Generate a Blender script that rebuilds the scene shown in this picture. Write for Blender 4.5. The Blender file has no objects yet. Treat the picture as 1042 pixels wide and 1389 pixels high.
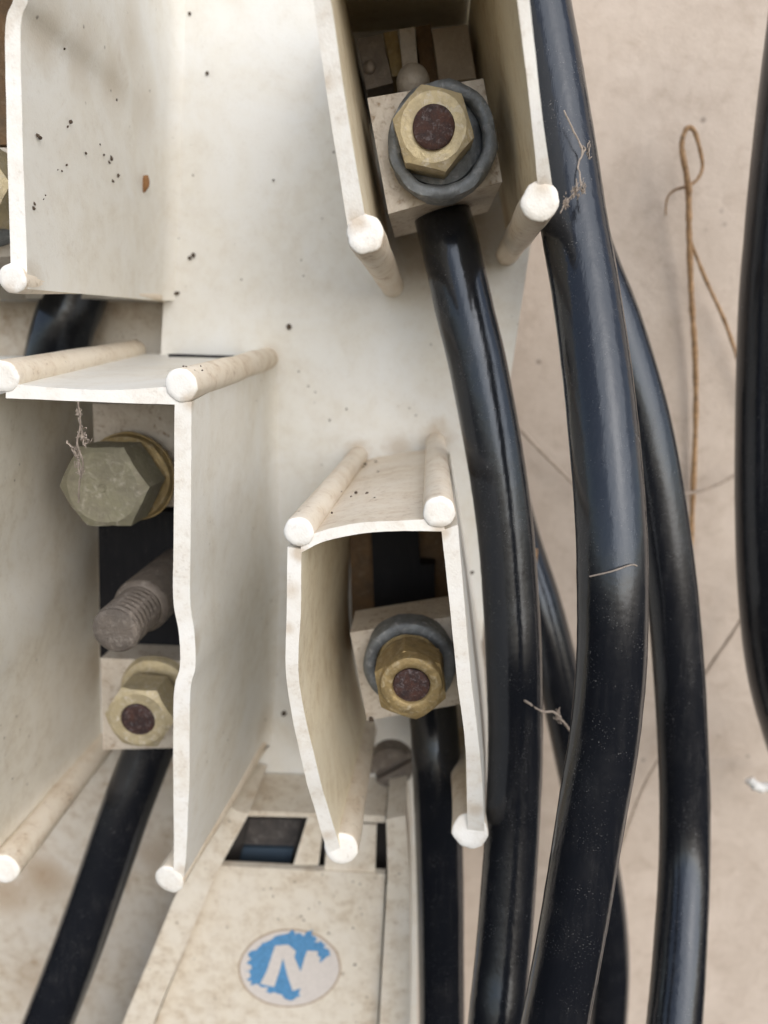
import bpy, bmesh, math, random
from mathutils import Vector, Matrix, noise

random.seed(7)
S = 0.001                                   # the scene is measured in millimetres, built in metres
scene = bpy.context.scene
col = scene.collection

# ------------------------------------------------------------------ camera
F = 920.0                                   # focal length for a 1042 px wide picture
CX, CY = 521.0, 694.5
VX, VY = 575.0, 470.0                       # where lines square to the terminal board vanish
PHI = math.atan((CY - VY) / F)
PSI = math.atan((VX - CX) / F * math.cos(PHI))
cam_d = bpy.data.cameras.new('camera')
cam = bpy.data.objects.new('camera', cam_d)
col.objects.link(cam)
cam.rotation_euler = (math.pi / 2 - PHI, 0, PSI)
cam_d.sensor_fit = 'HORIZONTAL'
cam_d.sensor_width = 36
cam_d.lens = 36 * F / 1042
cam_d.clip_start = 0.005
cam_d.clip_end = 100
cam_d.dof.use_dof = True
cam_d.dof.focus_distance = 0.130
cam_d.dof.aperture_fstop = 17
scene.camera = cam
FWD = Vector((-math.sin(PSI) * math.cos(PHI), math.cos(PSI) * math.cos(PHI), -math.sin(PHI)))
RGT = Vector((math.cos(PSI), math.sin(PSI), 0))
UPV = RGT.cross(FWD)

# ------------------------------------------------------------------ light
SUN_EL, SUN_AZ = math.radians(34), math.radians(152)   # azimuth clockwise from +Y; behind the camera
world = bpy.data.worlds.new('World')
scene.world = world
world.use_nodes = True
wn = world.node_tree
bg = wn.nodes['Background']
sky = wn.nodes.new('ShaderNodeTexSky')
sky.sky_type = 'NISHITA'
sky.sun_disc = False
sky.sun_elevation = SUN_EL
sky.sun_rotation = SUN_AZ
sky.air_density = 1.0
sky.dust_density = 1.5
sky.ozone_density = 1.0
hs = wn.nodes.new('ShaderNodeHueSaturation')
hs.inputs['Saturation'].default_value = 0.65
wn.links.new(sky.outputs[0], hs.inputs['Color'])
wn.links.new(hs.outputs[0], bg.inputs[0])
bg.inputs[1].default_value = 0.15
sun_d = bpy.data.lights.new('sun', 'SUN')
sun_d.energy = 1.5
sun_d.angle = math.radians(76)
sun_d.color = (1.0, 0.98, 0.95)
sun = bpy.data.objects.new('sun', sun_d)
col.objects.link(sun)
sdir = Vector((math.sin(SUN_AZ) * math.cos(SUN_EL), math.cos(SUN_AZ) * math.cos(SUN_EL), math.sin(SUN_EL)))
sun.rotation_euler = sdir.to_track_quat('Z', 'Y').to_euler()
vs = scene.view_settings
vs.view_transform = 'Standard'
vs.look = 'None'
vs.exposure = 0.40
vs.gamma = 1.0
vs.use_curve_mapping = False

# ------------------------------------------------------------------ helpers
def P(px, py, d):
    """point seen at picture position px, py standing d mm in front of the lens plane (along the board's normal)"""
    r = RGT * ((px - CX) / F) - UPV * ((py - CY) / F) + FWD
    return r * (d * S / r.y)

def R(px_len, p):
    return px_len * p.dot(FWD) / F          # metres for a length of px_len pixels at point p

def new_obj(name, bm, mat, parent=None, smooth=40, bevel=0.0, seg=2, jitter=0.0, jscale=120):
    if bevel:
        es = [e for e in bm.edges if len(e.link_faces) == 2 and e.calc_face_angle(0) > math.radians(35)]
        bmesh.ops.bevel(bm, geom=es, offset=bevel * S, segments=seg, affect='EDGES', profile=0.5, clamp_overlap=True)
    bmesh.ops.recalc_face_normals(bm, faces=bm.faces)
    if jitter:
        for v in bm.verts:
            v.co += noise.noise_vector(v.co * jscale * 10) * jitter * S + noise.noise_vector(v.co * jscale) * jitter * 1.5 * S
    me = bpy.data.meshes.new(name)
    bm.to_mesh(me)
    bm.free()
    for p in me.polygons:
        p.use_smooth = True
    me.set_sharp_from_angle(angle=math.radians(smooth))
    me.materials.append(mat)
    o = bpy.data.objects.new(name, me)
    col.objects.link(o)
    if parent is not None:
        attach(o, parent)
    return o

LOC = {}
def attach(o, parent):
    o.parent = parent
    o.matrix_parent_inverse = Matrix.Translation(LOC.get(parent.name, Vector())).inverted()

def tag(o, label, cat=None, group=None, kind=None):
    if label: o['label'] = label
    if cat: o['category'] = cat
    if group: o['group'] = group
    if kind: o['kind'] = kind
    return o

def thing(name, loc, label, cat, group=None):
    o = bpy.data.objects.new(name, None)
    o.empty_display_size = 0.01
    o.location = loc
    col.objects.link(o)
    LOC[o.name] = Vector(loc)
    return tag(o, label, cat, group)

def cr(pts, n):
    """Catmull-Rom through tuples, n samples per span"""
    out = []
    m = len(pts)
    for i in range(m - 1):
        p0 = pts[max(i - 1, 0)]; p1 = pts[i]; p2 = pts[i + 1]; p3 = pts[min(i + 2, m - 1)]
        for k in range(n):
            t = k / n
            out.append(tuple(0.5 * (2 * b + (c - a) * t + (2 * a - 5 * b + 4 * c - d) * t * t + (3 * b - a - 3 * c + d) * t ** 3)
                             for a, b, c, d in zip(p0, p1, p2, p3)))
    out.append(tuple(pts[-1]))
    return out

def wall(name, parent, mat, fo, fi, bo, bi, n=6, m=7, bevel=0.28, jitter=0.05, inner=None, fillet=0):
    """a moulded wall: front rim between tracks fo and fi, foot between bo and bi"""
    T = [cr(t, n) for t in (fo, fi, bo, bi)]
    rim = M_rim
    bm = bmesh.new()
    rings = []
    for a, b, c, d in zip(*T):
        A, B, C_, D = P(*a), P(*b), P(*c), P(*d)
        if fillet:                       # the wall runs out into the plate in a soft radius
            E = A.lerp(C_, 0.93)
            q = Vector((fillet * S, 0, 0))
            ring = [A.lerp(E, k / (m - 3)) for k in range(m - 2)] + [A.lerp(C_, 0.965) + q * 0.22, A.lerp(C_, 0.985) + q * 0.55, C_ + q]
            ring += [D.lerp(B, k / m) for k in range(m + 1)]
        else: ring = [A.lerp(C_, k / m) for k in range(m + 1)] + [D.lerp(B, k / m) for k in range(m + 1)]
        rings.append([bm.verts.new(v) for v in ring])
    L = len(rings[0])
    for r0, r1 in zip(rings, rings[1:]):
        for k in range(L):
            f = bm.faces.new((r0[k], r0[(k + 1) % L], r1[(k + 1) % L], r1[k]))
            f.material_index = 1 if (inner and m < k < L - 1) else 2 if (rim and k == L - 1) else 0
    for r in (rings[0], rings[-1]):
        for k in range(m):
            bm.faces.new((r[k], r[k + 1], r[L - 2 - k], r[L - 1 - k]))
    o = new_obj(name, bm, mat, parent, bevel=bevel, jitter=jitter)
    o.data.materials.append(inner or mat)
    o.data.materials.append(M_rim)
    return o

def prism(name, parent, mat, pts, d0, d1, bevel=0.3, jitter=0.0, seg=2, taper=0.0):
    """outline in picture positions on the plane d0, carried straight back to d1 (square to the board)"""
    bm = bmesh.new()
    fr = [P(x, y, d0) for x, y in pts]
    c = sum(fr, Vector()) / len(fr)
    bk = [Vector((c.x + (p.x - c.x) * (1 + taper), d1 * S, c.z + (p.z - c.z) * (1 + taper))) for p in fr]
    a = [bm.verts.new(p) for p in fr]
    b = [bm.verts.new(p) for p in bk]
    bm.faces.new(a)
    bm.faces.new(b[::-1])
    n = len(a)
    for i in range(n):
        bm.faces.new((a[i], b[i], b[(i + 1) % n], a[(i + 1) % n]))
    return new_obj(name, bm, mat, parent, bevel=bevel, jitter=jitter, seg=seg)

def frame(axis):
    axis = axis.normalized()
    u = axis.cross(Vector((0, 0, 1)))
    if u.length < 1e-4: u = Vector((1, 0, 0))
    u.normalize()
    return u, axis.cross(u).normalized(), axis

def lathe(bm, c, axis, prof, n=32, wob=0.0):
    """prof: (radius m, offset along axis m)"""
    u, v, w = frame(axis)
    rings = []
    for r, z in prof:
        if r < 1e-7:
            rings.append([bm.verts.new(c + w * z)])
        else:
            ring = []
            for k in range(n):
                a = 2 * math.pi * k / n
                rr = r * (1 + wob * noise.noise(Vector((math.cos(a) * 2, math.sin(a) * 2, z * 300 + c.x * 500))))
                ring.append(bm.verts.new(c + (u * math.cos(a) + v * math.sin(a)) * rr + w * z))
            rings.append(ring)
    for r0, r1 in zip(rings, rings[1:]):
        for k in range(n):
            q = [r0[k % len(r0)], r0[(k + 1) % len(r0)], r1[(k + 1) % len(r1)], r1[k % len(r1)]]
            q = list(dict.fromkeys(q))
            if len(q) > 2: bm.faces.new(q)

Y = Vector((0, 1, 0))

def bead(name, parent, mat, a, b, rpx, jitter=0.07, thin=0.04):
    """round bead along a wall's corner: from its cut front end to its foot"""
    A, B = P(*a), P(*b)
    r = R(rpx, A)
    ax = B - A
    L = ax.length
    bm = bmesh.new()
    prof = [(0, 0.05 * S), (r * 0.6, 0.02 * S), (r * 0.9, 0.06 * S), (r * 0.985, 0.30 * S), (r, 0.8 * S)]
    prof += [(r * (1 - thin * min(1, k / 3 if thin > 0.1 else k / 8)), L * k / 8) for k in range(1, 9)] + [(0, L)]
    lathe(bm, A, ax, prof, 28, 0.09)
    ax.normalize()
    for f in bm.faces:
        if (f.calc_center_median() - A).dot(ax) < 0.0003: f.material_index = 1
    o = new_obj(name, bm, mat, parent, smooth=50, jitter=jitter, jscale=160)
    o.data.materials.append(M_rim)
    return o

def tube_bm(bm, pts, rad, sides=20, lobes=0.0, cap=True):
    """pts: world points; rad: float or list"""
    n = len(pts)
    up = None
    rings = []
    for i, p in enumerate(pts):
        t = (pts[min(i + 1, n - 1)] - pts[max(i - 1, 0)]).normalized()
        if up is None:
            up = t.orthogonal().normalized()
        else:
            up = (up - t * up.dot(t)).normalized()
        w = t.cross(up)
        r = rad[i] if isinstance(rad, (list, tuple)) else rad
        ring = []
        for k in range(sides):
            a = 2 * math.pi * k / sides
            rr = r * (1 + lobes * math.cos(5 * a + i * 0.01) + lobes * 0.6 * math.cos(9 * a + 1.3))
            ring.append(bm.verts.new(p + (up * math.cos(a) + w * math.sin(a)) * rr))
        rings.append(ring)
    for r0, r1 in zip(rings, rings[1:]):
        for k in range(sides):
            bm.faces.new((r0[k], r0[(k + 1) % sides], r1[(k + 1) % sides], r1[k]))
    if cap:
        bm.faces.new(rings[0][::-1]); bm.faces.new(rings[-1])

def cable(name, mat, path, r_mm, label, cat='cable', group=None, n=10, lobes=0.006, sides=40):
    bm = bmesh.new()
    pts = [P(*p) for p in cr(path, n)]
    tube_bm(bm, pts, r_mm * S, sides, lobes)
    o = new_obj(name, bm, mat, None, smooth=60, jitter=0.06, jscale=60)
    return tag(o, label, cat, group)

def hexpts(c, axis, Rr, rot):
    u, v, w = frame(axis)
    return [c + (u * math.cos(math.radians(rot + 60 * k)) + v * math.sin(math.radians(rot + 60 * k))) * Rr for k in range(6)]

def hexnut(name, parent, mat, c, Rpx, thick, rot=0, hole_px=None, axis=Y, jitter=0.05, chamfer=0.9):
    """hexagon nut or bolt head with chamfered corners; front face centre at c (px, py, d)"""
    A = P(*c)
    Rr = R(Rpx, A)
    u, v, w = frame(axis)
    n = 48
    bm = bmesh.new()
    def rad(a):
        x = (math.degrees(a) - rot) % 60
        return Rr * math.cos(math.radians(30)) / math.cos(math.radians(x - 30))
    hole = R(hole_px, A) if hole_px else 0
    af = Rr * math.cos(math.radians(30))
    rows = []
    for kind, z in (('hole', 1.2), ('hole', 0.0), ('cham', 0.0), ('hexc', 0.0), ('hex', thick)):
        row = []
        for k in range(n):
            a = 2 * math.pi * k / n + math.radians(rot)
            h = rad(a)
            if kind == 'hole': rr, zz = max(hole, 1e-5), z * S
            elif kind == 'cham': rr, zz = af * chamfer, 0.0
            elif kind == 'hexc': rr, zz = h, max(0.12 * S, (h - af * chamfer) * 0.55)
            else: rr, zz = h, z * S
            row.append(bm.verts.new(A + (u * math.cos(a) + v * math.sin(a)) * rr + w * zz))
        rows.append(row)
    for r0, r1 in zip(rows, rows[1:]):
        for k in range(n):
            bm.faces.new((r0[k], r0[(k + 1) % n], r1[(k + 1) % n], r1[k]))
    bm.faces.new(rows[-1])
    bm.faces.new(rows[0][::-1])
    return new_obj(name, bm, mat, parent, smooth=22, jitter=jitter, jscale=200)

def ring(name, parent, mat, c, ro_px, ri_px, h, axis=Y, wob=0.03, jitter=0.05, dome=0.4):
    A = P(*c)
    ro, ri = R(ro_px, A), R(ri_px, A)
    bm = bmesh.new()
    e = (ro - ri) * dome
    lathe(bm, A, axis, [(ri, h * S), (ri, e * 0.5), (ri + e * 0.4, 0.1 * e), (ri + e, 0), (ro - e, 0), (ro - e * 0.3, 0.2 * e), (ro, e), (ro * 1.0, h * S), (ri, h * S)], 48, wob)
    bmesh.ops.remove_doubles(bm, verts=bm.verts, dist=1e-6)
    return new_obj(name, bm, mat, parent, smooth=50, jitter=jitter, jscale=200)

def stud(name, parent, mat, c, r_px, length, pitch=1.25, depth=0.35, axis=Y, end=0.5, smooth=60, n=40):
    """threaded stud with a helical thread, its cut end at c"""
    A = P(*c)
    r = R(r_px, A)
    u, v, w = frame(axis)
    bm = bmesh.new()
    nz = int(length / pitch * 8)
    rows = []
    for i in range(nz + 1):
        z = length * i / nz
        row = []
        for k in range(n):
            a = 2 * math.pi * k / n
            ph = (z / pitch + k / n) % 1
            rr = r - depth * S * abs(ph * 2 - 1)
            if z < end: rr = min(rr, r * (0.90 + 0.1 * z / end))
            row.append(bm.verts.new(A + (u * math.cos(a) + v * math.sin(a)) * rr + w * z * S))
        rows.append(row)
    for r0, r1 in zip(rows, rows[1:]):
        for k in range(n):
            bm.faces.new((r0[k], r0[(k + 1) % n], r1[(k + 1) % n], r1[k]))
    c0 = bm.verts.new(A - w * 0.1 * S)
    inner = [bm.verts.new(A + (rows[0][k].co - A) * 0.7 - w * (0.05 + 0.1 * random.random()) * S) for k in range(n)]
    for k in range(n):
        bm.faces.new((inner[k], inner[(k + 1) % n], rows[0][(k + 1) % n], rows[0][k]))
        bm.faces.new((c0, inner[(k + 1) % n], inner[k]))
    bm.faces.new(rows[-1])
    return new_obj(name, bm, mat, parent, smooth=smooth, jitter=0.03, jscale=300)

# ------------------------------------------------------------------ materials
class NT:
    def __init__(s, name):
        s.m = bpy.data.materials.new(name); s.m.use_nodes = True
        s.t = s.m.node_tree; s.b = s.t.nodes['Principled BSDF']
        s.tc = s.n('ShaderNodeTexCoord').outputs['Object']
    def n(s, k, **kw):
        x = s.t.nodes.new(k)
        for a, b in kw.items(): setattr(x, a, b)
        return x
    def set(s, x, i, v):
        if isinstance(v, bpy.types.NodeSocket): s.t.links.new(v, x.inputs[i])
        elif v is not None: x.inputs[i].default_value = v
    def noise(s, scale, detail=4, rough=0.185, dist=0.0, vec=None):
        x = s.n('ShaderNodeTexNoise'); s.set(x, 'Vector', vec or s.tc); s.set(x, 'Scale', scale); s.set(x, 'Detail', detail)
        s.set(x, 'Roughness', rough); s.set(x, 'Distortion', dist); return x.outputs['Fac']
    def vor(s, scale, feat='F1', out='Distance', vec=None):
        x = s.n('ShaderNodeTexVoronoi', feature=feat); s.set(x, 'Vector', vec or s.tc); s.set(x, 'Scale', scale); return x.outputs[out]
    def map(s, v, a, b, c=0.0, d=1.0):
        x = s.n('ShaderNodeMapRange'); s.set(x, 0, v); s.set(x, 1, a); s.set(x, 2, b); s.set(x, 3, c); s.set(x, 4, d); return x.outputs[0]
    def mul(s, a, b, op='MULTIPLY'):
        x = s.n('ShaderNodeMath', operation=op); s.set(x, 0, a); s.set(x, 1, b); return x.outputs[0]
    def mix(s, f, a, b):
        x = s.n('ShaderNodeMix', data_type='RGBA'); s.set(x, 0, f)
        s.set(x, 6, (*a, 1) if isinstance(a, tuple) else a); s.set(x, 7, (*b, 1) if isinstance(b, tuple) else b); return x.outputs[2]
    def bump(s, h, strength, dist):
        x = s.n('ShaderNodeBump'); s.set(x, 'Strength', strength); s.set(x, 'Distance', dist); s.set(x, 'Height', h)
        s.t.links.new(x.outputs[0], s.b.inputs['Normal'])
    def sh(s, **kw):
        for k, v in kw.items(): s.set(s.b, {'col': 'Base Color', 'rough': 'Roughness', 'metal': 'Metallic', 'spec': 'Specular IOR Level',
                                           'sss': 'Subsurface Weight', 'coat': 'Coat Weight'}[k], (*v, 1) if isinstance(v, tuple) else v)
        return s.m

def plastic(name, base, stain, amount, specks=1.0, tint=(0.46, 0.35, 0.23), spots=()):
    t = NT(name)
    big = t.noise(42, 4, 0.65, 0.8)
    mid = t.noise(210, 5, 0.68, 0.3)
    fine = t.noise(1000, 3, 0.6)
    c = t.mix(t.map(big, 0.3, 0.7), base, tuple(x * y for x, y in zip(base, (0.95, 0.92, 0.86))))
    f = t.mul(t.map(mid, 0.42, 0.72), t.map(big, 0.36, 0.62))
    c = t.mix(t.mul(f, min(1, amount)), c, tint)
    f2 = t.mul(t.map(fine, 0.52, 0.72), t.map(mid, 0.42, 0.66))
    c = t.mix(t.mul(f2, min(0.9, 0.7 * amount)), c, stain)
    for (x, y, d, rad, k) in spots:                    # smears, tide marks and other tinted patches, each at a set place
        q = t.n('ShaderNodeVectorMath', operation='DISTANCE'); t.set(q, 0, t.tc); t.set(q, 1, tuple(P(x, y, d)))
        dist = t.mul(q.outputs['Value'], t.map(mid, 0.25, 0.75, rad * -0.0005, rad * 0.0005), 'ADD')
        c = t.mix(t.mul(t.map(dist, rad * 0.00025, rad * 0.001, 1, 0), k), c, tint)
    v = t.vor(260); keep = t.map(big, 0.54, 0.58)
    sp = t.mul(t.map(v, 0.06, 0.12, 1, 0), keep)
    c = t.mix(t.mul(sp, 0.7 * specks), c, (0.08, 0.06, 0.045))
    t.bump(t.mul(fine, t.noise(2800, 1), 'ADD'), 0.3, 0.00012)
    return t.sh(col=c, rough=t.map(mid, 0.3, 0.7, 0.40, 0.58), spec=0.4)

M_plate = plastic('aged_white_plastic', (0.725, 0.725, 0.705), (0.30, 0.24, 0.18), 0.25, 1.0, (0.45, 0.36, 0.26),
                  [(485, 612, 200, 5, 0.7), (540, 605, 200, 5, 0.55), (592, 592, 200, 6, 0.75), (366, 480, 200, 4, 0.4), (590, 330, 200, 16, 0.6), (640, 300, 200, 12, 0.5), (530, 1040, 200, 10, 0.45)])
M_wall = plastic('aged_ivory_plastic', (0.755, 0.745, 0.71), (0.32, 0.24, 0.16), 0.26, 1.0, (0.45, 0.36, 0.25),
                 [(60, 45, 135, 8, 0.4), (105, 70, 148, 9, 0.35), (150, 110, 163, 8, 0.4), (168, 40, 170, 10, 0.3), (195, 150, 182, 9, 0.25), (40, 380, 130, 5, 0.5), (258, 870, 132, 4, 0.5), (350, 980, 195, 8, 0.4), (345, 500, 193, 5, 0.5), (262, 545, 127, 2.5, 0.6), (20, 398, 128, 3, 0.6), (250, 1180, 140, 2.5, 0.5), (409, 752, 118, 2.2, 0.7), (598, 722, 118, 2.2, 0.6), (483, 300, 124.5, 2.5, 0.7), (738, 250, 124, 2.2, 0.6), (445, 1135, 134, 2.5, 0.6), (645, 1100, 132, 2.5, 0.5), (395, 800, 119, 2.5, 0.5), (392, 850, 120, 2, 0.5), (443, 110, 120, 2, 0.5)])
M_inner = plastic('yellowed_inner_plastic', (0.80, 0.725, 0.565), (0.28, 0.17, 0.08), 0.5, 0.6, (0.36, 0.23, 0.11),
                  [(482, 690, 198, 14, 0.7), (476, 780, 196, 16, 0.75), (480, 860, 194, 15, 0.7), (490, 940, 192, 12, 0.6), (485, 90, 195, 12, 0.7), (505, 200, 192, 15, 0.75), (525, 290, 190, 12, 0.7),
                   (640, 80, 198, 12, 0.5), (655, 180, 196, 13, 0.5), (680, 290, 190, 10, 0.6)])  # browner towards the wall feet
M_bead = plastic('stained_ivory_plastic', (0.76, 0.685, 0.58), (0.26, 0.16, 0.085), 0.85, 1.0, (0.52, 0.39, 0.27))
M_cream = plastic('cream_inner_plastic', (0.80, 0.765, 0.69), (0.30, 0.21, 0.12), 0.35, 0.8, (0.42, 0.32, 0.20), [(130, 620, 198, 14, 0.5), (133, 760, 198, 14, 0.5), (136, 900, 198, 12, 0.5)])
M_rim = plastic('clean_cut_plastic', (0.85, 0.84, 0.815), (0.30, 0.22, 0.14), 0.5, 1.0, (0.50, 0.39, 0.27), [(262, 545, 127, 2.5, 0.6), (20, 398, 128, 3, 0.6), (250, 1180, 140, 2.5, 0.5), (409, 752, 118, 2.2, 0.7), (598, 722, 118, 2.2, 0.6), (483, 300, 124.5, 2.5, 0.7), (738, 250, 124, 2.2, 0.6), (445, 1135, 134, 2.5, 0.6), (645, 1100, 132, 2.5, 0.5), (395, 800, 119, 2.5, 0.5), (392, 850, 120, 2, 0.5), (443, 110, 120, 2, 0.5)])
M_cover = plastic('dusty_cream_plastic', (0.70, 0.65, 0.57), (0.26, 0.18, 0.11), 1.0, 1.2, (0.48, 0.39, 0.29))
M_floor = plastic('dirty_beige_plastic', (0.60, 0.55, 0.48), (0.22, 0.15, 0.09), 1.2, 1.0, (0.36, 0.26, 0.17), [(60, 1190, 215, 12, 0.7), (10, 1210, 215, 12, 0.6), (210, 1160, 215, 9, 0.5), (60, 1340, 215, 14, 0.4)])

def board():
    t = NT('beige_board')
    a = t.noise(55, 5, 0.7, 0.6); b = t.noise(130, 5, 0.7, 0.5); g = t.noise(1800, 3)
    c = t.mix(t.map(a, 0.3, 0.7), (0.47, 0.395, 0.33), (0.56, 0.48, 0.41))
    c = t.mix(t.mul(t.map(b, 0.5, 0.8), 0.7), c, (0.36, 0.285, 0.225))
    sp = t.mul(t.map(t.vor(120), 0.05, 0.14, 1, 0), t.map(t.noise(60, 2), 0.56, 0.66))
    c = t.mix(t.mul(sp, 0.7), c, (0.13, 0.10, 0.085))
    t.bump(t.mul(g, t.noise(300, 4), 'ADD'), 0.4, 0.0004)
    return t.sh(col=c, rough=0.65, spec=0.3)
M_board = board()

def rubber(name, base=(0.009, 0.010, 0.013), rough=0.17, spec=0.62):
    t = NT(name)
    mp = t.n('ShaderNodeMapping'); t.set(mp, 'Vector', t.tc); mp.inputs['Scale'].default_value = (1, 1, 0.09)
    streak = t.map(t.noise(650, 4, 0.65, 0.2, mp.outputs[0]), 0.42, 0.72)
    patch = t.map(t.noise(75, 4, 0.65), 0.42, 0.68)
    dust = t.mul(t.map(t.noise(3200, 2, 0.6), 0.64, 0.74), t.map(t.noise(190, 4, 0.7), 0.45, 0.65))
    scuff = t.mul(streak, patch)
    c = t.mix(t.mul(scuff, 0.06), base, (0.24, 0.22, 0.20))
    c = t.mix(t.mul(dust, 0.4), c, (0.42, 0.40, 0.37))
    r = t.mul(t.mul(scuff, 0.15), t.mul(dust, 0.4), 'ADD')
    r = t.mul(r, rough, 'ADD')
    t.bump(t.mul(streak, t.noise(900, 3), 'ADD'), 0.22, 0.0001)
    t.b.inputs['Specular Tint'].default_value = (0.82, 0.89, 1.0, 1)  # blue of the sky's sheen put into the specular tint
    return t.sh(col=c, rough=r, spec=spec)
M_cable = rubber('black_cable_sheath')
M_bluedk = rubber('dark_blue_insulation', (0.04, 0.06, 0.085), 0.5, 0.4)
M_dark = rubber('black_moulding_and_slot_shade', (0.010, 0.010, 0.012), 0.55, 0.2)  # black insulator plastic, also the painted-in dark of the slots
M_recess = rubber('dusty_recess_shade', (0.05, 0.045, 0.042), 0.6, 0.3)  # dark colour stands for the shade inside the cover windows

def metal(name, a, b, spot, mt=0.7, rough=0.45, sc=1.0, spots=0.6):
    t = NT(name)
    n1 = t.noise(180 * sc, 6, 0.7); n2 = t.noise(900 * sc, 5, 0.7); n3 = t.noise(420 * sc, 4, 0.6, 1.0)
    c = t.mix(t.map(n1, 0.35, 0.65), a, b)
    f = t.mul(t.map(n3, 0.5, 0.66), t.map(n2, 0.4, 0.6))
    c = t.mix(t.mul(f, spots), c, spot)
    t.bump(t.mul(n2, n3, 'ADD'), 0.45, 0.0004)
    return t.sh(col=c, rough=t.map(n2, 0.3, 0.7, rough - 0.1, rough + 0.2), metal=t.map(f, 0, 1, mt, mt * 0.2), spec=0.4)
M_brass = metal('yellow_passivated_zinc', (0.55, 0.465, 0.29), (0.40, 0.335, 0.22), (0.62, 0.57, 0.48), 0.4, 0.45, 1.3, 0.8)
M_brassdk = metal('tarnished_brass', (0.38, 0.28, 0.13), (0.24, 0.18, 0.09), (0.48, 0.41, 0.29), 0.5, 0.45, 1.3, 0.7)
M_ring = metal('grey_zinc', (0.22, 0.24, 0.26), (0.13, 0.14, 0.15), (0.42, 0.43, 0.44), 0.4, 0.5)
M_rust = metal('rusty_thread', (0.03, 0.022, 0.024), (0.085, 0.038, 0.028), (0.17, 0.15, 0.16), 0.3, 0.6, 2.4, 0.9)
M_stud = metal('dull_brown_steel', (0.185, 0.155, 0.13), (0.14, 0.12, 0.105), (0.30, 0.265, 0.23), 0.4, 0.5)
M_stud2 = metal('dark_grimy_contact', (0.10, 0.09, 0.085), (0.06, 0.055, 0.055), (0.2, 0.19, 0.18), 0.3, 0.5)
M_bolt = metal('weathered_green_grey_steel', (0.27, 0.255, 0.175), (0.22, 0.20, 0.15), (0.42, 0.39, 0.33), 0.35, 0.55)
M_block = metal('tinned_block', (0.62, 0.57, 0.50), (0.52, 0.46, 0.39), (0.27, 0.19, 0.12), 0.2, 0.5, 0.9, 0.9)
M_brown = metal('tarnished_copper', (0.20, 0.12, 0.06), (0.13, 0.09, 0.055), (0.26, 0.19, 0.12), 0.3, 0.55)
M_beige = metal('dull_beige_screw', (0.46, 0.40, 0.34), (0.38, 0.32, 0.27), (0.52, 0.47, 0.42), 0.25, 0.5)
M_screw = metal('dull_grey_screw', (0.30, 0.26, 0.23), (0.24, 0.21, 0.19), (0.4, 0.36, 0.33), 0.4, 0.5)
M_pale = metal('pale_metal', (0.56, 0.52, 0.48), (0.46, 0.43, 0.40), (0.3, 0.24, 0.18), 0.3, 0.45)

def simple(name, c, rough=0.7, v=0.25, sc=800):
    t = NT(name)
    n = t.noise(sc, 5, 0.7)
    return t.sh(col=t.mix(t.map(n, 0.3, 0.7), tuple(x * (1 - v) for x in c), tuple(min(1, x * (1 + v)) for x in c)), rough=rough, spec=0.3)
M_twig = simple('dry_brown_stalk', (0.34, 0.21, 0.11), 0.7, 0.5, 500)
M_fibre = simple('pale_dusty_fibre', (0.40, 0.33, 0.27))
M_speck = simple('dark_grit', (0.07, 0.05, 0.035))
M_husk = simple('brown_husk', (0.24, 0.12, 0.05))
M_blue = simple('blue_print', (0.095, 0.25, 0.45), 0.5, 0.25, 900)
M_label = simple('worn_white_label', (0.60, 0.555, 0.52), 0.55, 0.08, 700)
M_edge = simple('dirt_ring', (0.36, 0.27, 0.19))
M_web = simple('dusty_web', (0.30, 0.25, 0.21))

# ------------------------------------------------------------------ setting: the board behind everything
bm = bmesh.new()
bmesh.ops.create_grid(bm, x_segments=40, y_segments=40, size=0.5)
for v in bm.verts:
    v.co = Vector((v.co.x, 0.250 + 0.0012 * noise.noise(v.co * 9), v.co.y - 0.05))
back = new_obj('back_panel', bm, M_board)
tag(back, 'dusty beige back panel behind the black cables', kind='structure')

# ------------------------------------------------------------------ the moulded terminal base
base = thing('terminal_board', P(330, 760, 250), 'aged white plastic terminal board with projecting open shrouds', 'terminal board')
prism('backing', base, M_floor, [(-260, -260), (560, -260), (560, 480), (545, 1150), (540, 1560), (-260, 1560)], 215, 249, bevel=0)
plate_pts = [(-250, -260), (735, -260), (731, 60), (723, 310), (690, 530), (668, 700), (655, 860), (640, 960), (600, 1060), (572, 1110), (566, 1250), (566, 1560),
             (330, 1560), (330, 1012), (-250, 1012), (-250, 484), (218, 484), (222, 405), (-250, 405)]
prism('plate', base, M_plate, plate_pts, 200, 216, bevel=0.5)

def shroud(name='shroud'):
    o = bpy.data.objects.new(name, None)
    o.empty_display_size = 0.01
    col.objects.link(o)
    attach(o, base)
    return o
# parts of a shroud are attached with the shroud Empty standing at the world origin
def dd(lst, ds):
    return [(x, y, d) for (x, y), d in zip(lst, ds)]

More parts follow.
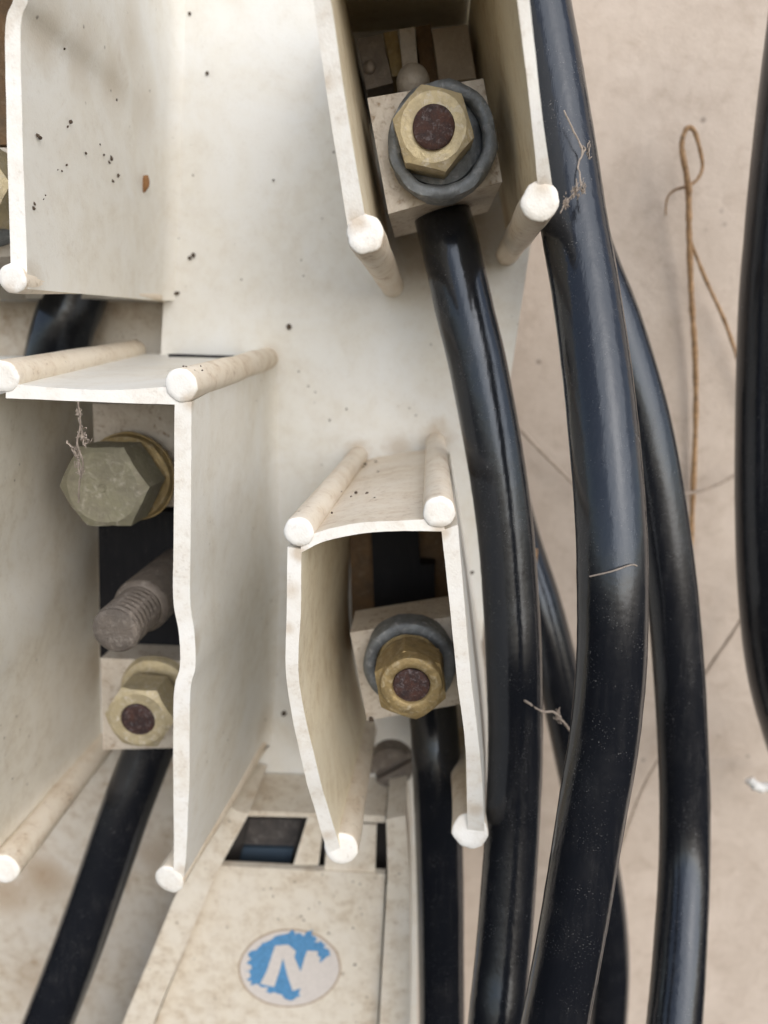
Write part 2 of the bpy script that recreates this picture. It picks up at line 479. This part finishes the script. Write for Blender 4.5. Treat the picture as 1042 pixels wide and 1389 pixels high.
# ---- shroud at the left: hexagon bolt, bare stud and yellow nut inside
s = shroud()
D1 = [127, 129, 131, 132, 132.5, 133, 136, 139, 140]
wall('side_wall', s, M_wall,
     dd([(260, 545), (259, 700), (258, 810), (264, 860), (265, 905), (258, 940), (257, 1050), (253, 1150), (249, 1192)], D1),
     dd([(237, 545), (236, 700), (235, 810), (243, 860), (244, 905), (236, 940), (235, 1050), (236, 1150), (235, 1190)], D1),
     dd([(366, 488), (369, 590), (371, 680), (372, 730), (372, 780), (371, 830), (369, 890), (366, 950), (361, 1008)], [201] * 9),
     dd([(352, 490), (355, 590), (357, 680), (358, 730), (358, 780), (357, 830), (355, 890), (352, 950), (347, 1008)], [201] * 9), fillet=3.5)
wall('side_wall', s, M_wall,
     dd([(-44, 535), (-44, 700), (-44, 800), (-34, 860), (-34, 905), (-42, 950), (-42, 1060), (-40, 1170)], [127, 129, 131, 132, 132.5, 133, 137, 140]),
     dd([(-20, 540), (-20, 700), (-20, 800), (-10, 860), (-10, 905), (-18, 950), (-18, 1060), (-14, 1170)], [127, 129, 131, 132, 132.5, 133, 137, 140]),
     dd([(120, 500), (122, 620), (122, 700), (122, 760), (123, 820), (123, 870), (124, 940), (126, 1010)], [201] * 8),
     dd([(134, 500), (135, 620), (136, 700), (136, 760), (137, 820), (137, 870), (138, 940), (140, 1010)], [201] * 8), inner=M_cream)
wall('end_wall', s, M_wall,
     dd([(8, 520), (80, 526), (150, 529), (238, 524)], [127] * 4),
     dd([(8, 540), (80, 543), (150, 546), (240, 549)], [127] * 4),
     dd([(185, 479), (235, 481), (285, 482), (350, 485)], [201] * 4),
     dd([(185, 490), (235, 492), (285, 493), (350, 496)], [201] * 4))
bead('corner_bead', s, M_bead, (245, 523, 126.5), (364, 486, 201), 23)
bead('corner_bead', s, M_bead, (3, 511, 126.5), (185, 475, 201), 22)
bead('corner_bead', s, M_bead, (229, 1194, 140), (350, 1005, 201), 21)
bead('corner_bead', s, M_bead, (4, 1180, 140), (142, 1006, 201), 22)
prism('slot_shade', s, M_dark, [(228, 480), (322, 483), (318, 494), (230, 492)], 194, 200.5, bevel=0.2)  # black box painting the dark of the gap behind the end wall

# ---- shroud in the upper left corner
s = shroud()
D2 = [122, 124, 127, 128, 128, 128, 128]
wall('side_wall', s, M_wall,
     dd([(34, -430), (36, -150), (40, -15), (28, 36), (30, 160), (36, 340), (38, 392)], D2),
     dd([(12, -430), (14, -150), (20, -15), (7, 34), (9, 160), (14, 340), (15, 390)], D2),
     dd([(238, -90), (236, 80), (234, 150), (233, 200), (231, 270), (228, 360), (225, 408)], [201] * 7),
     dd([(224, -90), (222, 80), (220, 150), (219, 200), (217, 270), (214, 360), (211, 408)], [201] * 7), fillet=5)
bead('corner_bead', s, M_bead, (16, 378, 127), (222, 404, 201), 20, thin=0.55)
wall('end_wall', s, M_wall,
     dd([(-260, -455), (-120, -455), (36, -455)], [122] * 3), dd([(-260, -430), (-120, -430), (36, -430)], [122] * 3),
     dd([(60, -110), (140, -110), (238, -110)], [201] * 3), dd([(60, -92), (140, -92), (238, -92)], [201] * 3))
wall('side_wall', s, M_wall,
     dd([(-300, -430), (-290, 160), (-280, 390)], [122, 128, 128]), dd([(-276, -430), (-266, 160), (-256, 390)], [122, 128, 128]),
     dd([(14, -90), (20, 260), (24, 408)], [201] * 3), dd([(28, -90), (34, 260), (38, 408)], [201] * 3))

# ---- shroud at the top: big nut in a grey cup washer
s = shroud()
D3 = [112, 115, 118, 121, 125]
wall('side_wall', s, M_wall,
     dd([(376, -300), (401, -150), (425, 0), (447, 150), (472, 308)], D3),
     dd([(400, -300), (424, -150), (449, 0), (471, 150), (497, 304)], D3),
     dd([(464, 40), (479, 120), (493, 200), (507, 280), (522, 372)], [201] * 5),
     dd([(478, 40), (493, 120), (507, 200), (521, 280), (536, 370)], [201] * 5), inner=M_inner)
wall('side_wall', s, M_wall,
     dd([(683, -300), (701, -150), (719, 0), (735, 150), (751, 262)], D3),
     dd([(667, -300), (685, -150), (702, 0), (720, 150), (731, 262)], D3),
     dd([(647, 40), (661, 120), (677, 200), (693, 280), (703, 338)], [201] * 5),
     dd([(634, 40), (648, 120), (664, 200), (680, 280), (690, 338)], [201] * 5), inner=M_inner)
wall('end_wall', s, M_wall,
     dd([(395, -325), (530, -330), (672, -325)], [112] * 3), dd([(395, -300), (530, -305), (672, -300)], [112] * 3),
     dd([(475, 28), (555, 24), (637, 20)], [201] * 3), dd([(475, 46), (555, 41), (637, 36)], [201] * 3), inner=M_inner)
bead('corner_bead', s, M_bead, (495, 317, 124.5), (533, 388, 201), 26)
bead('corner_bead', s, M_bead, (733, 273, 124.5), (688, 345, 201), 26)

# ---- small shroud in the middle
s = shroud()
D4 = [118, 119, 121, 126, 131, 136]
wall('side_wall', s, M_wall,
     dd([(390, 742), (389, 830), (389, 925), (411, 1040), (427, 1098), (445, 1158)], D4),
     dd([(409, 745), (408, 830), (406, 925), (429, 1036), (444, 1092), (462, 1150)], D4),
     dd([(476, 634), (470, 690), (464, 765), (464, 840), (472, 915), (490, 985)], [201] * 6),
     dd([(488, 634), (482, 690), (475, 765), (475, 840), (484, 915), (503, 985)], [201] * 6), inner=M_inner)
D5 = [118, 120, 123, 126, 130, 134]
wall('side_wall', s, M_wall,
     dd([(621, 712), (630, 820), (640, 928), (648, 996), (654, 1060), (657, 1128)], D5),
     dd([(599, 720), (610, 820), (621, 928), (630, 996), (633, 1060), (634, 1125)], D5),
     dd([(610, 612), (630, 725), (647, 830), (657, 905), (662, 960), (663, 1003)], [201] * 6),
     dd([(598, 625), (612, 725), (622, 830), (628, 905), (630, 960), (630, 1003)], [201] * 6), inner=M_inner)
wall('end_wall', s, M_bead,
     dd([(408, 732), (440, 719), (490, 709), (540, 706), (600, 704)], [118] * 5),
     dd([(408, 750), (441, 734), (497, 723), (550, 720), (604, 721)], [118] * 5),
     dd([(490, 626), (512, 620), (540, 615), (565, 611), (592, 607)], [201] * 5),
     dd([(490, 636), (512, 630), (540, 625), (565, 621), (592, 617)], [201] * 5))
bead('corner_bead', s, M_bead, (405, 722, 117.5), (487, 617, 201), 21)
bead('corner_bead', s, M_bead, (596, 695, 117.5), (591, 599, 201), 22.5)
bead('corner_bead', s, M_bead, (463, 1152, 136), (495, 985, 201), 23.5)
bead('corner_bead', s, M_bead, (638, 1128, 134), (628, 1000, 201), 24.5)
prism('slot_shade', s, M_dark, [(503, 700), (566, 690), (570, 765), (590, 766), (590, 824), (508, 832)], 190, 200.5, bevel=0.4)  # black prism standing in for the darkness of an open hole

# ------------------------------------------------------------------ terminals
def clamp(loc, label):
    return thing('terminal_clamp', loc, label, 'terminal', 'screw terminals inside the shrouds')

# top shroud
t1 = clamp(P(590, 200, 200), 'terminal with brass coloured nut in a grey cup washer, inside the top shroud')
prism('block', t1, M_block, [(498, 133), (656, 106), (681, 246), (527, 290)], 152, 184, bevel=0.7, jitter=0.08)
ring('cup_washer', t1, M_ring, (600, 189, 146.5), 75, 57, 6.0, wob=0.05, jitter=0.16)
ring('flat_washer', t1, M_ring, (597, 190, 149.2), 60, 20, 2.6)
hexnut('nut', t1, M_brass, (588, 172, 141.5), 57, 7.6, rot=12, hole_px=28.5, jitter=0.12)
stud('stud', t1, M_rust, (588, 171, 140.6), 29.5, 12, end=0.3)
prism('mounting_bar', t1, M_stud, [(484, 52), (518, 46), (533, 112), (497, 122)], 176, 199, bevel=0.5)
prism('mounting_bar', t1, M_brassdk, [(520, 44), (539, 41), (548, 100), (532, 104)], 182, 199, bevel=0.5)
prism('contact_strip', t1, M_pale, [(541, 40), (562, 36), (568, 96), (547, 98)], 178, 199, bevel=0.6)
prism('mounting_bar', t1, M_brown, [(564, 36), (584, 32), (594, 110), (572, 110)], 184, 199, bevel=0.5)
prism('contact_strip', t1, M_beige, [(586, 40), (634, 33), (646, 106), (596, 112)], 180, 199, bevel=0.6)
A = P(560, 104, 168); r = R(23, A)
bm = bmesh.new(); lathe(bm, A, Y, [(0, 0)] + [(r * math.sin(k * math.pi / 12), r * 0.8 * (1 - math.cos(k * math.pi / 12))) for k in range(1, 7)] + [(r, 0.02), (0, 0.02)], 28)
new_obj('pin_head', bm, M_pale, t1, smooth=60)
A = P(501, 89, 175); r = R(9, A)
bm = bmesh.new(); lathe(bm, A, Y, [(0, 0), (r * 0.7, 0.0002), (r, 0.0008), (r, 0.003), (0, 0.003)], 18)
new_obj('rivet', bm, M_screw, t1, smooth=60)

# small shroud
t2 = clamp(P(555, 900, 200), 'terminal with darker brass nut and grey ring, inside the small middle shroud')
prism('block', t2, M_block, [(475, 858), (612, 836), (627, 955), (498, 977)], 155, 169, bevel=0.6, jitter=0.08)
prism('mounting_plate', t2, M_brown, [(474, 690), (604, 680), (622, 862), (478, 880)], 196.5, 199.5, bevel=0.5)
ring('cup_washer', t2, M_ring, (556, 905, 148.5), 63, 46, 6.4, wob=0.04, jitter=0.14)
ring('flat_washer', t2, M_brassdk, (557, 900, 149), 46, 25, 4)
ring('spring_washer', t2, M_brassdk, (556, 912, 143), 43, 22, 3.0, wob=0.01)
hexnut('nut', t2, M_brassdk, (557, 932, 135.5), 52, 8, rot=20, hole_px=26, jitter=0.12, chamfer=0.97)
ring('nut_collar', t2, M_brassdk, (558, 931, 133.4), 43, 25.5, 3.0, wob=0.01, dome=0.35)
stud('stud', t2, M_rust, (558, 931, 134.2), 26.5, 14, end=0.3)
A = P(504, 976, 154); bm = bmesh.new(); bmesh.ops.create_icosphere(bm, subdivisions=2, radius=0.0007, matrix=Matrix.Translation(A))
new_obj('grit', bm, M_speck, t2, jitter=0.3, jscale=500)

# left shroud
t3 = clamp(P(205, 960, 200), 'terminal with bright yellow nut below the bare stud, inside the left shroud')
prism('block', t3, M_block, [(137, 893), (252, 897), (254, 1014), (140, 1017)], 172, 199, bevel=0.6, jitter=0.06)
ring('flat_washer', t3, M_brass, (210, 942, 169.5), 52, 24, 2.2)
hexnut('nut', t3, M_brass, (187, 976, 158), 49, 9, rot=4, hole_px=24, jitter=0.08)
stud('stud', t3, M_rust, (187, 977, 158.2), 24.5, 14, end=0.3)

b1 = thing('hexagon_bolt', P(180, 650, 200), 'large weathered green-grey hexagon bolt head inside the left shroud', 'bolt')
hexnut('head', b1, M_bolt, (139, 662, 149), 63, 11, rot=0, jitter=0.16)
bm = bmesh.new(); A = P(139, 662, 149); lathe(bm, A, Y, [(0, -0.0001), (R(5, A), -0.0003), (R(7, A), 0.0002)], 16)
new_obj('centre_mark', bm, M_bolt, b1)
ring('flat_washer', b1, M_brassdk, (172, 649, 162.0), 62, 20, 2.2)
bm = bmesh.new(); lathe(bm, P(150, 655, 158), Y, [(0, 0), (0.0045, 0), (0.0045, 0.030), (0, 0.030)], 24)
new_obj('shank', bm, M_stud, b1)
prism('block', b1, M_block, [(126, 548), (262, 548), (262, 686), (130, 692)], 170, 199, bevel=0.6, jitter=0.06)

b2 = thing('threaded_stud', P(240, 770, 200), 'bare brown threaded stud end projecting inside the left shroud', 'stud')
stud('thread', b2, M_stud, (156, 855, 140), 34, 14, pitch=2.0, depth=0.75, end=0.6)
bm = bmesh.new(); A = P(156, 855, 140) + Y * 0.0135; r = R(38.5, A)
lathe(bm, A, Y, [(r * 0.8, 0), (r * 0.97, 0.0008), (r, 0.002), (r, 0.045), (0, 0.045)], 32)
new_obj('collar', bm, M_stud, b2, jitter=0.05, smooth=50)
prism('insulator', b2, M_dark, [(133, 694), (262, 694), (262, 888), (136, 892)], 182, 199, bevel=0.6)

# clamp half out of frame at the upper left
t4 = clamp(P(-40, 260, 200), 'terminal cut off by the left picture edge, beside the upper left shroud wall')
prism('block', t4, M_block, [(-130, 200), (18, 200), (18, 348), (-130, 348)], 152, 199, bevel=0.7)
prism('dark_interior_box', t4, M_brown, [(-130, -60), (22, -60), (22, 196), (-130, 196)], 160, 199, bevel=0.5)  # brown box added to make the shroud interior dark above the clamp
ring('cup_washer', t4, M_ring, (-48, 258, 146), 70, 54, 6)
hexnut('nut', t4, M_brass, (-48, 248, 140), 60, 9, rot=0, hole_px=28)
stud('stud', t4, M_rust, (-48, 248, 140.2), 28.5, 12)

# slotted screw in the plate
sc = thing('slotted_screw', P(528, 1040, 200), 'dull slotted screw in the plate below the small shroud', 'screw')
A = P(531, 1042, 194.5); r = R(30, A)
bm = bmesh.new(); lathe(bm, A, Y, [(0, 0.0022), (r * 0.9, 0.0022), (r * 0.97, 0.0026), (r, 0.0035), (r, 0.0056), (0, 0.0056)], 32)
new_obj('head', bm, M_stud, sc, jitter=0.04)
ang = math.radians(33)
for sgn in (-1, 1):
    bm = bmesh.new()
    off = 0.2
    pts = []
    a0 = math.asin(off)
    for k in range(15):
        a = a0 + (math.pi - 2 * a0) * k / 14
        x, z = math.cos(a) * r * 0.98, math.sin(a) * r * 0.98 * sgn
        pts.append(Vector((A.x + x * math.cos(ang) - z * math.sin(ang), 0, A.z + x * math.sin(ang) + z * math.cos(ang))))
    fr = [bm.verts.new(Vector((p.x, A.y, p.z))) for p in pts]
    bk = [bm.verts.new(Vector((p.x, A.y + 0.003, p.z))) for p in pts]
    bm.faces.new(fr)
    for k in range(15): bm.faces.new((fr[k], bk[k], bk[(k + 1) % 15], fr[(k + 1) % 15]))
    new_obj('head_half', bm, M_stud, sc, bevel=0.3)

# ------------------------------------------------------------------ neutral cover
cv = thing('terminal_cover', P(420, 1300, 200), 'dusty cream terminal cover with round blue N sticker at the bottom', 'cover')
DC = 180
prism('panel', cv, M_cover, [(296, 1174), (523, 1186), (513, 1378), (506, 1560), (152, 1560), (214, 1378)], DC, DC + 2.2, bevel=0.5, jitter=0.05)
prism('rib', cv, M_cover, [(322, 1100), (338, 1104), (290, 1192), (212, 1378), (150, 1560), (92, 1560), (169, 1382), (236, 1220), (300, 1085)], DC - 5, 199.5, bevel=2.2, seg=5, jitter=0.05)
prism('rib', cv, M_cover, [(524, 1112), (550, 1106), (556, 1184), (556, 1382), (553, 1560), (509, 1560), (515, 1378), (526, 1186)], DC - 5, 199.5, bevel=2.2, seg=5, jitter=0.05)
prism('window_bar', cv, M_cover, [(418, 1107), (440, 1109), (432, 1173.6), (398, 1173.6)], DC + 0.1, DC + 2.0, bevel=0.5)
prism('window_bar', cv, M_cover, [(336, 1100), (420, 1103), (419, 1109), (330, 1107)], DC + 0.3, 199.5, bevel=0.3)
prism('window_bar', cv, M_cover, [(419.5, 1103), (523, 1107), (523, 1116), (440, 1112), (419.5, 1108)], DC + 0.5, 199.5, bevel=0.3)
prism('tab', cv, M_cover, [(446, 1117), (511, 1119), (509, 1183), (440, 1180)], DC + 0.9, DC + 2.6, bevel=0.5)
prism('window_recess_shade', cv, M_recess, [(318, 1088), (528, 1088), (528, 1200), (295, 1200)], 190, 199.8, bevel=0)  # block coloured dark as the shaded hole behind the windows
prism('contact', cv, M_stud2, [(340, 1110), (410, 1112), (400, 1148), (332, 1146)], 188.5, 199, bevel=0.5, jitter=0.1)
prism('contact', cv, M_bluedk, [(330, 1150), (398, 1151), (392, 1176), (322, 1175)], 187.8, 199, bevel=0.5)
# sticker, flat print
def flat(name, parent, mat, pts, d, thick=0.05):
    return prism(name, parent, mat, pts, d, d + thick, bevel=0)
def z6(x, y): return (150 + x * 0.43186, 1080 + y * 0.43156)
ell = []
for k in range(56):
    a = 2 * math.pi * k / 56
    ex, ey = 67.5 * math.cos(a), 51 * math.sin(a)
    wob = 1 + 0.012 * noise.noise(Vector((math.cos(a) * 3, math.sin(a) * 3, 4)))
    ell.append((393 + (ex * 0.995 + ey * 0.06) * wob, 1313.5 + (ey - ex * 0.055) * wob))
st = flat('sticker', cv, M_label, ell, DC - 0.16, 0.3)
flat('dirt_edge', st, M_edge, [(393 + (x - 393) * 1.035, 1313.5 + (y - 1313.5) * 1.04) for x, y in ell], DC - 0.10, 0.2)
raw = [(440, 500), (452, 488), (470, 480), (482, 466), (505, 458), (520, 446), (548, 440), (570, 427), (580, 445), (592, 437), (606, 447), (612, 433), (631, 424),
       (628, 446), (642, 452), (634, 462), (655, 460), (668, 470), (662, 480), (680, 488), (683, 502), (664, 514), (650, 524), (655, 508), (640, 498), (632, 530), (618, 560),
       (606, 590), (592, 606), (596, 622), (580, 628), (566, 636), (548, 630), (540, 618), (520, 612), (506, 616), (490, 608), (500, 598), (478, 596), (466, 586), (446, 590),
       (452, 578), (436, 572), (448, 560), (430, 548), (452, 540), (436, 528), (450, 514)]
rag = []
for i, p in enumerate(raw):
    q = raw[(i + 1) % len(raw)]
    rag.append(p)
    rag.append(((p[0] + q[0]) / 2 + random.uniform(-5, 5), (p[1] + q[1]) / 2 + random.uniform(-5, 5)))
flat('printed_field', st, M_blue, [z6(560 + (x - 560) * 1.07, 530 + (y - 530) * 1.07) for x, y in rag], DC - 0.20, 0.03)
for lift, (nm, pl) in enumerate((('letter_stroke', [(470, 590), (490, 552), (503, 512), (517, 470), (547, 474), (542, 508), (530, 552), (514, 600)]),
               ('letter_stroke', [(520, 470), (558, 467), (582, 488), (577, 506), (597, 552), (610, 600), (572, 612), (556, 566), (542, 510)]),
               ('letter_stroke', [(580, 600), (596, 556), (610, 506), (618, 486), (652, 488), (644, 522), (626, 566), (610, 608)]))):
    flat(nm, st, M_label, [z6(*p) for p in pl], DC - 0.24 - 0.03 * lift, 0.02)

# ------------------------------------------------------------------ cables
G = 'black cables'
cable('power_cable', M_cable, [(594, 262, 172), (600, 292, 170), (611, 335, 165), (630, 420, 162), (649, 500, 160), (668, 600, 157.5), (683, 700, 155.5), (692, 800, 153), (697, 900, 150), (699, 1000, 149),
      (696, 1100, 146), (690, 1200, 141), (682, 1300, 135), (673, 1389, 129), (655, 1560, 120)], 6.6,
      'black cable leaving the top shroud terminal, passing right of the small shroud', group=G)
cable('power_cable', M_cable, [(690, -260, 158), (712, -100, 155), (728, 0, 152), (746, 100, 149), (763, 200, 145.5), (778, 300, 141), (795, 400, 136), (815, 550, 128), (828, 700, 121), (831, 800, 117.5), (829, 900, 116),
      (820, 1000, 115), (803, 1100, 113), (780, 1240, 110), (752, 1389, 107), (715, 1560, 102)], 6.2,
      'glossy black cable in front with a long bluish sheen, right of the top shroud', group=G)
cable('power_cable', M_cable, [(715, -60, 186), (735, 60, 185), (757, 200, 183), (792, 330, 180), (838, 450, 178), (880, 600, 175), (911, 800, 171), (926, 1000, 167), (929, 1150, 161), (922, 1300, 147), (914, 1400, 138), (900, 1560, 125)], 6.4,
      'black cable curving behind the glossy front one, before the beige panel', group=G)
cable('power_cable', M_cable, [(660, 560, 236), (700, 720, 222), (735, 830, 214), (765, 950, 210), (792, 1080, 207), (816, 1200, 205), (826, 1300, 205), (822, 1400, 205), (810, 1560, 205)], 7.2,
      'thin-looking black cable crossing behind two others, lower centre right', group=G)
cable('power_cable', M_cable, [(580, 900, 176), (588, 975, 176), (592, 1050, 172), (597, 1200, 168), (599, 1389, 165), (597, 1560, 158)], 6.9,
      'black cable hanging straight down from the small shroud terminal', group=G)
cable('power_cable', M_cable, [(1110, -60, 196), (1085, 120, 195), (1065, 300, 193), (1053, 450, 192), (1047, 700, 190), (1056, 880, 190), (1082, 1000, 192), (1130, 1130, 196)], 9.2,
      'black cable cut off by the right picture edge', group=G)
cable('power_cable', M_cable, [(228, 940, 184), (206, 1005, 182), (170, 1100, 176), (118, 1250, 168), (65, 1389, 160), (-5, 1570, 150)], 7.6,
      'black cable slanting down to the bottom left corner from the left shroud', group=G)
cable('power_cable', M_cable, [(128, 330, 208), (104, 400, 207), (86, 445, 206), (72, 500, 207), (60, 560, 209)], 8.6,
      'short stretch of dark cable between the upper left and left shrouds', group=G)

# ------------------------------------------------------------------ dry stalks and fibres
def strand(name, mat, path, r_px, label, cat, n=8, taper=False, rough=0.0, group=None, clumps=()):
    bm = bmesh.new()
    pts = [P(*p) for p in cr(path, n)]
    r0 = R(r_px, pts[0])
    m = len(pts)
    rad = [r0 * ((1 - 0.7 * i / m) if taper else 1) * (1 + 0.35 * noise.noise(p * 900)) for i, p in enumerate(pts)]
    if rough:
        pts = [p + noise.noise_vector(p * 700) * rough * S for p in pts]
    tube_bm(bm, pts, rad, 7)
    for (x, y, d, cr_) in clumps:
        c = P(x, y, d); q = R(cr_, c)
        for k in range(26):                       # a tuft of short tangled threads
            v = [c + Vector((random.gauss(0, 0.6), random.gauss(0, 0.4), random.gauss(0, 1.3))) * q * 0.5]
            for _ in range(5):
                v.append(v[-1] + Vector((random.gauss(0, 0.6), random.gauss(0, 0.4), random.gauss(0, 1.2))) * q * 0.28)
            tube_bm(bm, v, q * random.uniform(0.05, 0.13), 5)
        for k in range(3):
            o = c + Vector((random.gauss(0, 1), random.gauss(0, 0.5), random.gauss(0, 1.2))) * q * 0.3
            bmesh.ops.create_icosphere(bm, subdivisions=2, radius=q * random.uniform(0.2, 0.42), matrix=Matrix.Translation(o) @ Matrix.Rotation(random.random() * 6, 4, 'Y') @ Matrix.Diagonal((1, 0.6, 0.6, 1)))
    o = new_obj(name, bm, mat, None, smooth=60, jitter=0.06 if clumps else 0, jscale=900)
    return tag(o, label, cat, group)

stalk = strand('dry_stalk', M_twig, [(930, 226, 240), (934, 262, 241), (935, 320, 242), (938, 400, 244), (943, 480, 245), (944, 560, 246), (941, 650, 247), (936, 760, 248), (930, 850, 248)], 3.9,
       'brown dry stalk with a looped top, standing against the beige panel', 'stalk')
loop_bm = strand('loop', M_twig, [(936, 262, 240), (929, 225, 239), (925, 195, 239), (932, 174, 239), (942, 178, 239), (950, 205, 240), (953, 226, 241), (947, 242, 241), (934, 252, 242), (915, 258, 243), (905, 270, 244), (903, 292, 245)], 3.8, None, None, taper=True)
attach(loop_bm, stalk)
twig2 = strand('side_shoot', M_twig, [(936, 325, 242), (958, 380, 243), (985, 440, 244), (1008, 512, 245), (1020, 560, 245)], 2.4, None, None)
attach(twig2, stalk)
strand('plant_fibre', M_fibre, [(680, 550, 244), (715, 592, 243), (750, 628, 243), (790, 668, 243)], 2.4, 'thin tan fibre on the panel between two cables, upper right of centre', 'fibre')
strand('plant_fibre', M_fibre, [(905, 676, 244), (940, 668, 244), (975, 656, 243), (1012, 636, 242)], 2.2, 'thin tan fibre touching the cable at the right edge', 'fibre')
strand('plant_fibre', M_fibre, [(828, 1190, 244), (868, 1080, 244), (905, 1010, 244), (960, 910, 243), (1000, 850, 240), (1050, 760, 236)], 2.0, 'long pale fibre rising from lower centre towards the right edge', 'fibre')
strand('plant_fibre', M_twig, [(722, 800, 204), (724, 775, 202), (728, 745, 200)], 5, 'short reddish brown stalk tip beside the middle cables', 'fibre', taper=True)
strand('paper_scrap', simple('white_scrap', (0.75, 0.75, 0.73)), [(1016, 1056, 236), (1022, 1064, 235), (1034, 1068, 235), (1052, 1066, 235)], 6, 'small white scrap at the right edge below the cut-off cable', 'scrap', rough=0.6)

# ------------------------------------------------------------------ cobwebs and dust
strand('cobweb', M_web, [(106, 545, 126.5), (109, 575, 127.5), (105, 600, 128.5), (112, 628, 130), (108, 655, 132), (106, 682, 134)], 1.4, 'dusty cobweb thread hanging from the rim before the bolt head', 'cobweb', n=14, rough=0.18,
       clumps=((111, 592, 128.5, 8), (105, 618, 129.5, 9), (109, 640, 131, 5), (107, 560, 127, 4)))
strand('cobweb', M_web, [(765, 150, 137), (778, 178, 137), (790, 204, 137), (784, 226, 134.5), (788, 252, 133), (772, 268, 132), (760, 288, 128)], 1.2, 'dusty web strand between the top shroud corner and the glossy cable', 'cobweb', n=12, rough=0.18,
       clumps=((796, 212, 139, 8), (780, 260, 131, 6), (791, 256, 132, 5), (768, 276, 128, 5)))
strand('cobweb', M_web, [(800, 782, 112.2), (830, 775, 111.2), (858, 766, 112.4), (868, 772, 114)], 1.1, 'fine pale hair lying across the glossy cable', 'hair', n=8)
strand('cobweb', M_web, [(712, 950, 143), (735, 965, 146), (752, 966, 150), (768, 984, 155), (775, 992, 160)], 1.8, 'pale web strand bridging two cables at mid height', 'cobweb', n=8, rough=0.18, clumps=((758, 972, 151, 5),))
strand('cobweb', M_fibre, [(815, 300, 138), (835, 420, 132), (851, 520, 126), (866, 640, 121), (873, 730, 118)], 1.3, 'long fine tan hair along the right side of the glossy cable', 'hair', n=10)

# loose grit: far too much to count
bm = bmesh.new()
def grit(px, py, d, rp, flat_=0.5):
    c = P(px, py, d); q = R(rp, c)
    bmesh.ops.create_icosphere(bm, subdivisions=1, radius=q, matrix=Matrix.Translation(c) @ Matrix.Rotation(random.random() * 6, 4, 'Y') @ Matrix.Diagonal((1, flat_, random.uniform(0.5, 1), 1)))
for px, py, rp in ((392, 443, 4.5), (262, 346, 4), (257, 350, 3), (240, 398, 4.5), (220, 396, 2), (281, 99, 3), (236, 134, 3), (257, 18, 2.5), (371, 244, 2), (640, 777, 4), (447, 570, 2), (470, 555, 2), (385, 968, 5), (323, 590, 2), (690, 440, 0.1)):
    grit(px, py, 199.6, rp)
def onwall(px): return 69300 / (575 - px)
for px, py, rp in ((45, 282, 4), (47, 276, 3), (52, 184, 4), (55, 187, 3), (96, 165, 3), (92, 172, 2), (117, 208, 2.5), (91, 224, 2), (84, 232, 1.6), (78, 230, 1.4), (151, 214, 4.5), (148, 220, 3), (141, 210, 2), (136, 196, 1.6), (153, 245, 3), (160, 238, 3), (157, 135, 3), (62, 265, 1.5), (59, 270, 1.4), (87, 66, 2)):
    grit(px, py, onwall(px) - 0.15, rp, 0.6)
for k in range(30):                                            # crumbs on the small shroud's top
    u, w = random.random(), random.random() ** 0.7
    d = 125 + 72 * w
    x = 575 + ((430 - 575) * 118 + (150 * 118) * u) / d
    y = 470 + (713 - 470 - 8 * u) * 118 / d * (1 + 0.05 * w) + 1
    grit(x, y, d, random.uniform(0.8, 2.8), 0.7)
for k in range(16):
    grit(random.uniform(248, 275), random.uniform(496, 503), random.uniform(129, 138), random.uniform(1, 2.6))
for k in range(30):
    grit(random.uniform(300, 510), random.uniform(1195, 1388), DC, random.uniform(0.6, 2.2))
gr = new_obj('dirt_grit', bm, M_speck, jitter=0.08, jscale=600)
tag(gr, 'dark grit and fly specks scattered over the white plastic', kind='stuff', cat='grit')

bm = bmesh.new()
c = P(195, 249, onwall(195) - 0.4)
bmesh.ops.create_icosphere(bm, subdivisions=2, radius=R(10, c), matrix=Matrix.Translation(c) @ Matrix.Rotation(0.5, 4, 'Y') @ Matrix.Diagonal((0.75, 0.3, 1.1, 1)))
hk = new_obj('seed_husk', bm, M_husk, jitter=0.35, jscale=400)
tag(hk, 'small brown husk stuck to the upper left shroud wall', 'husk')
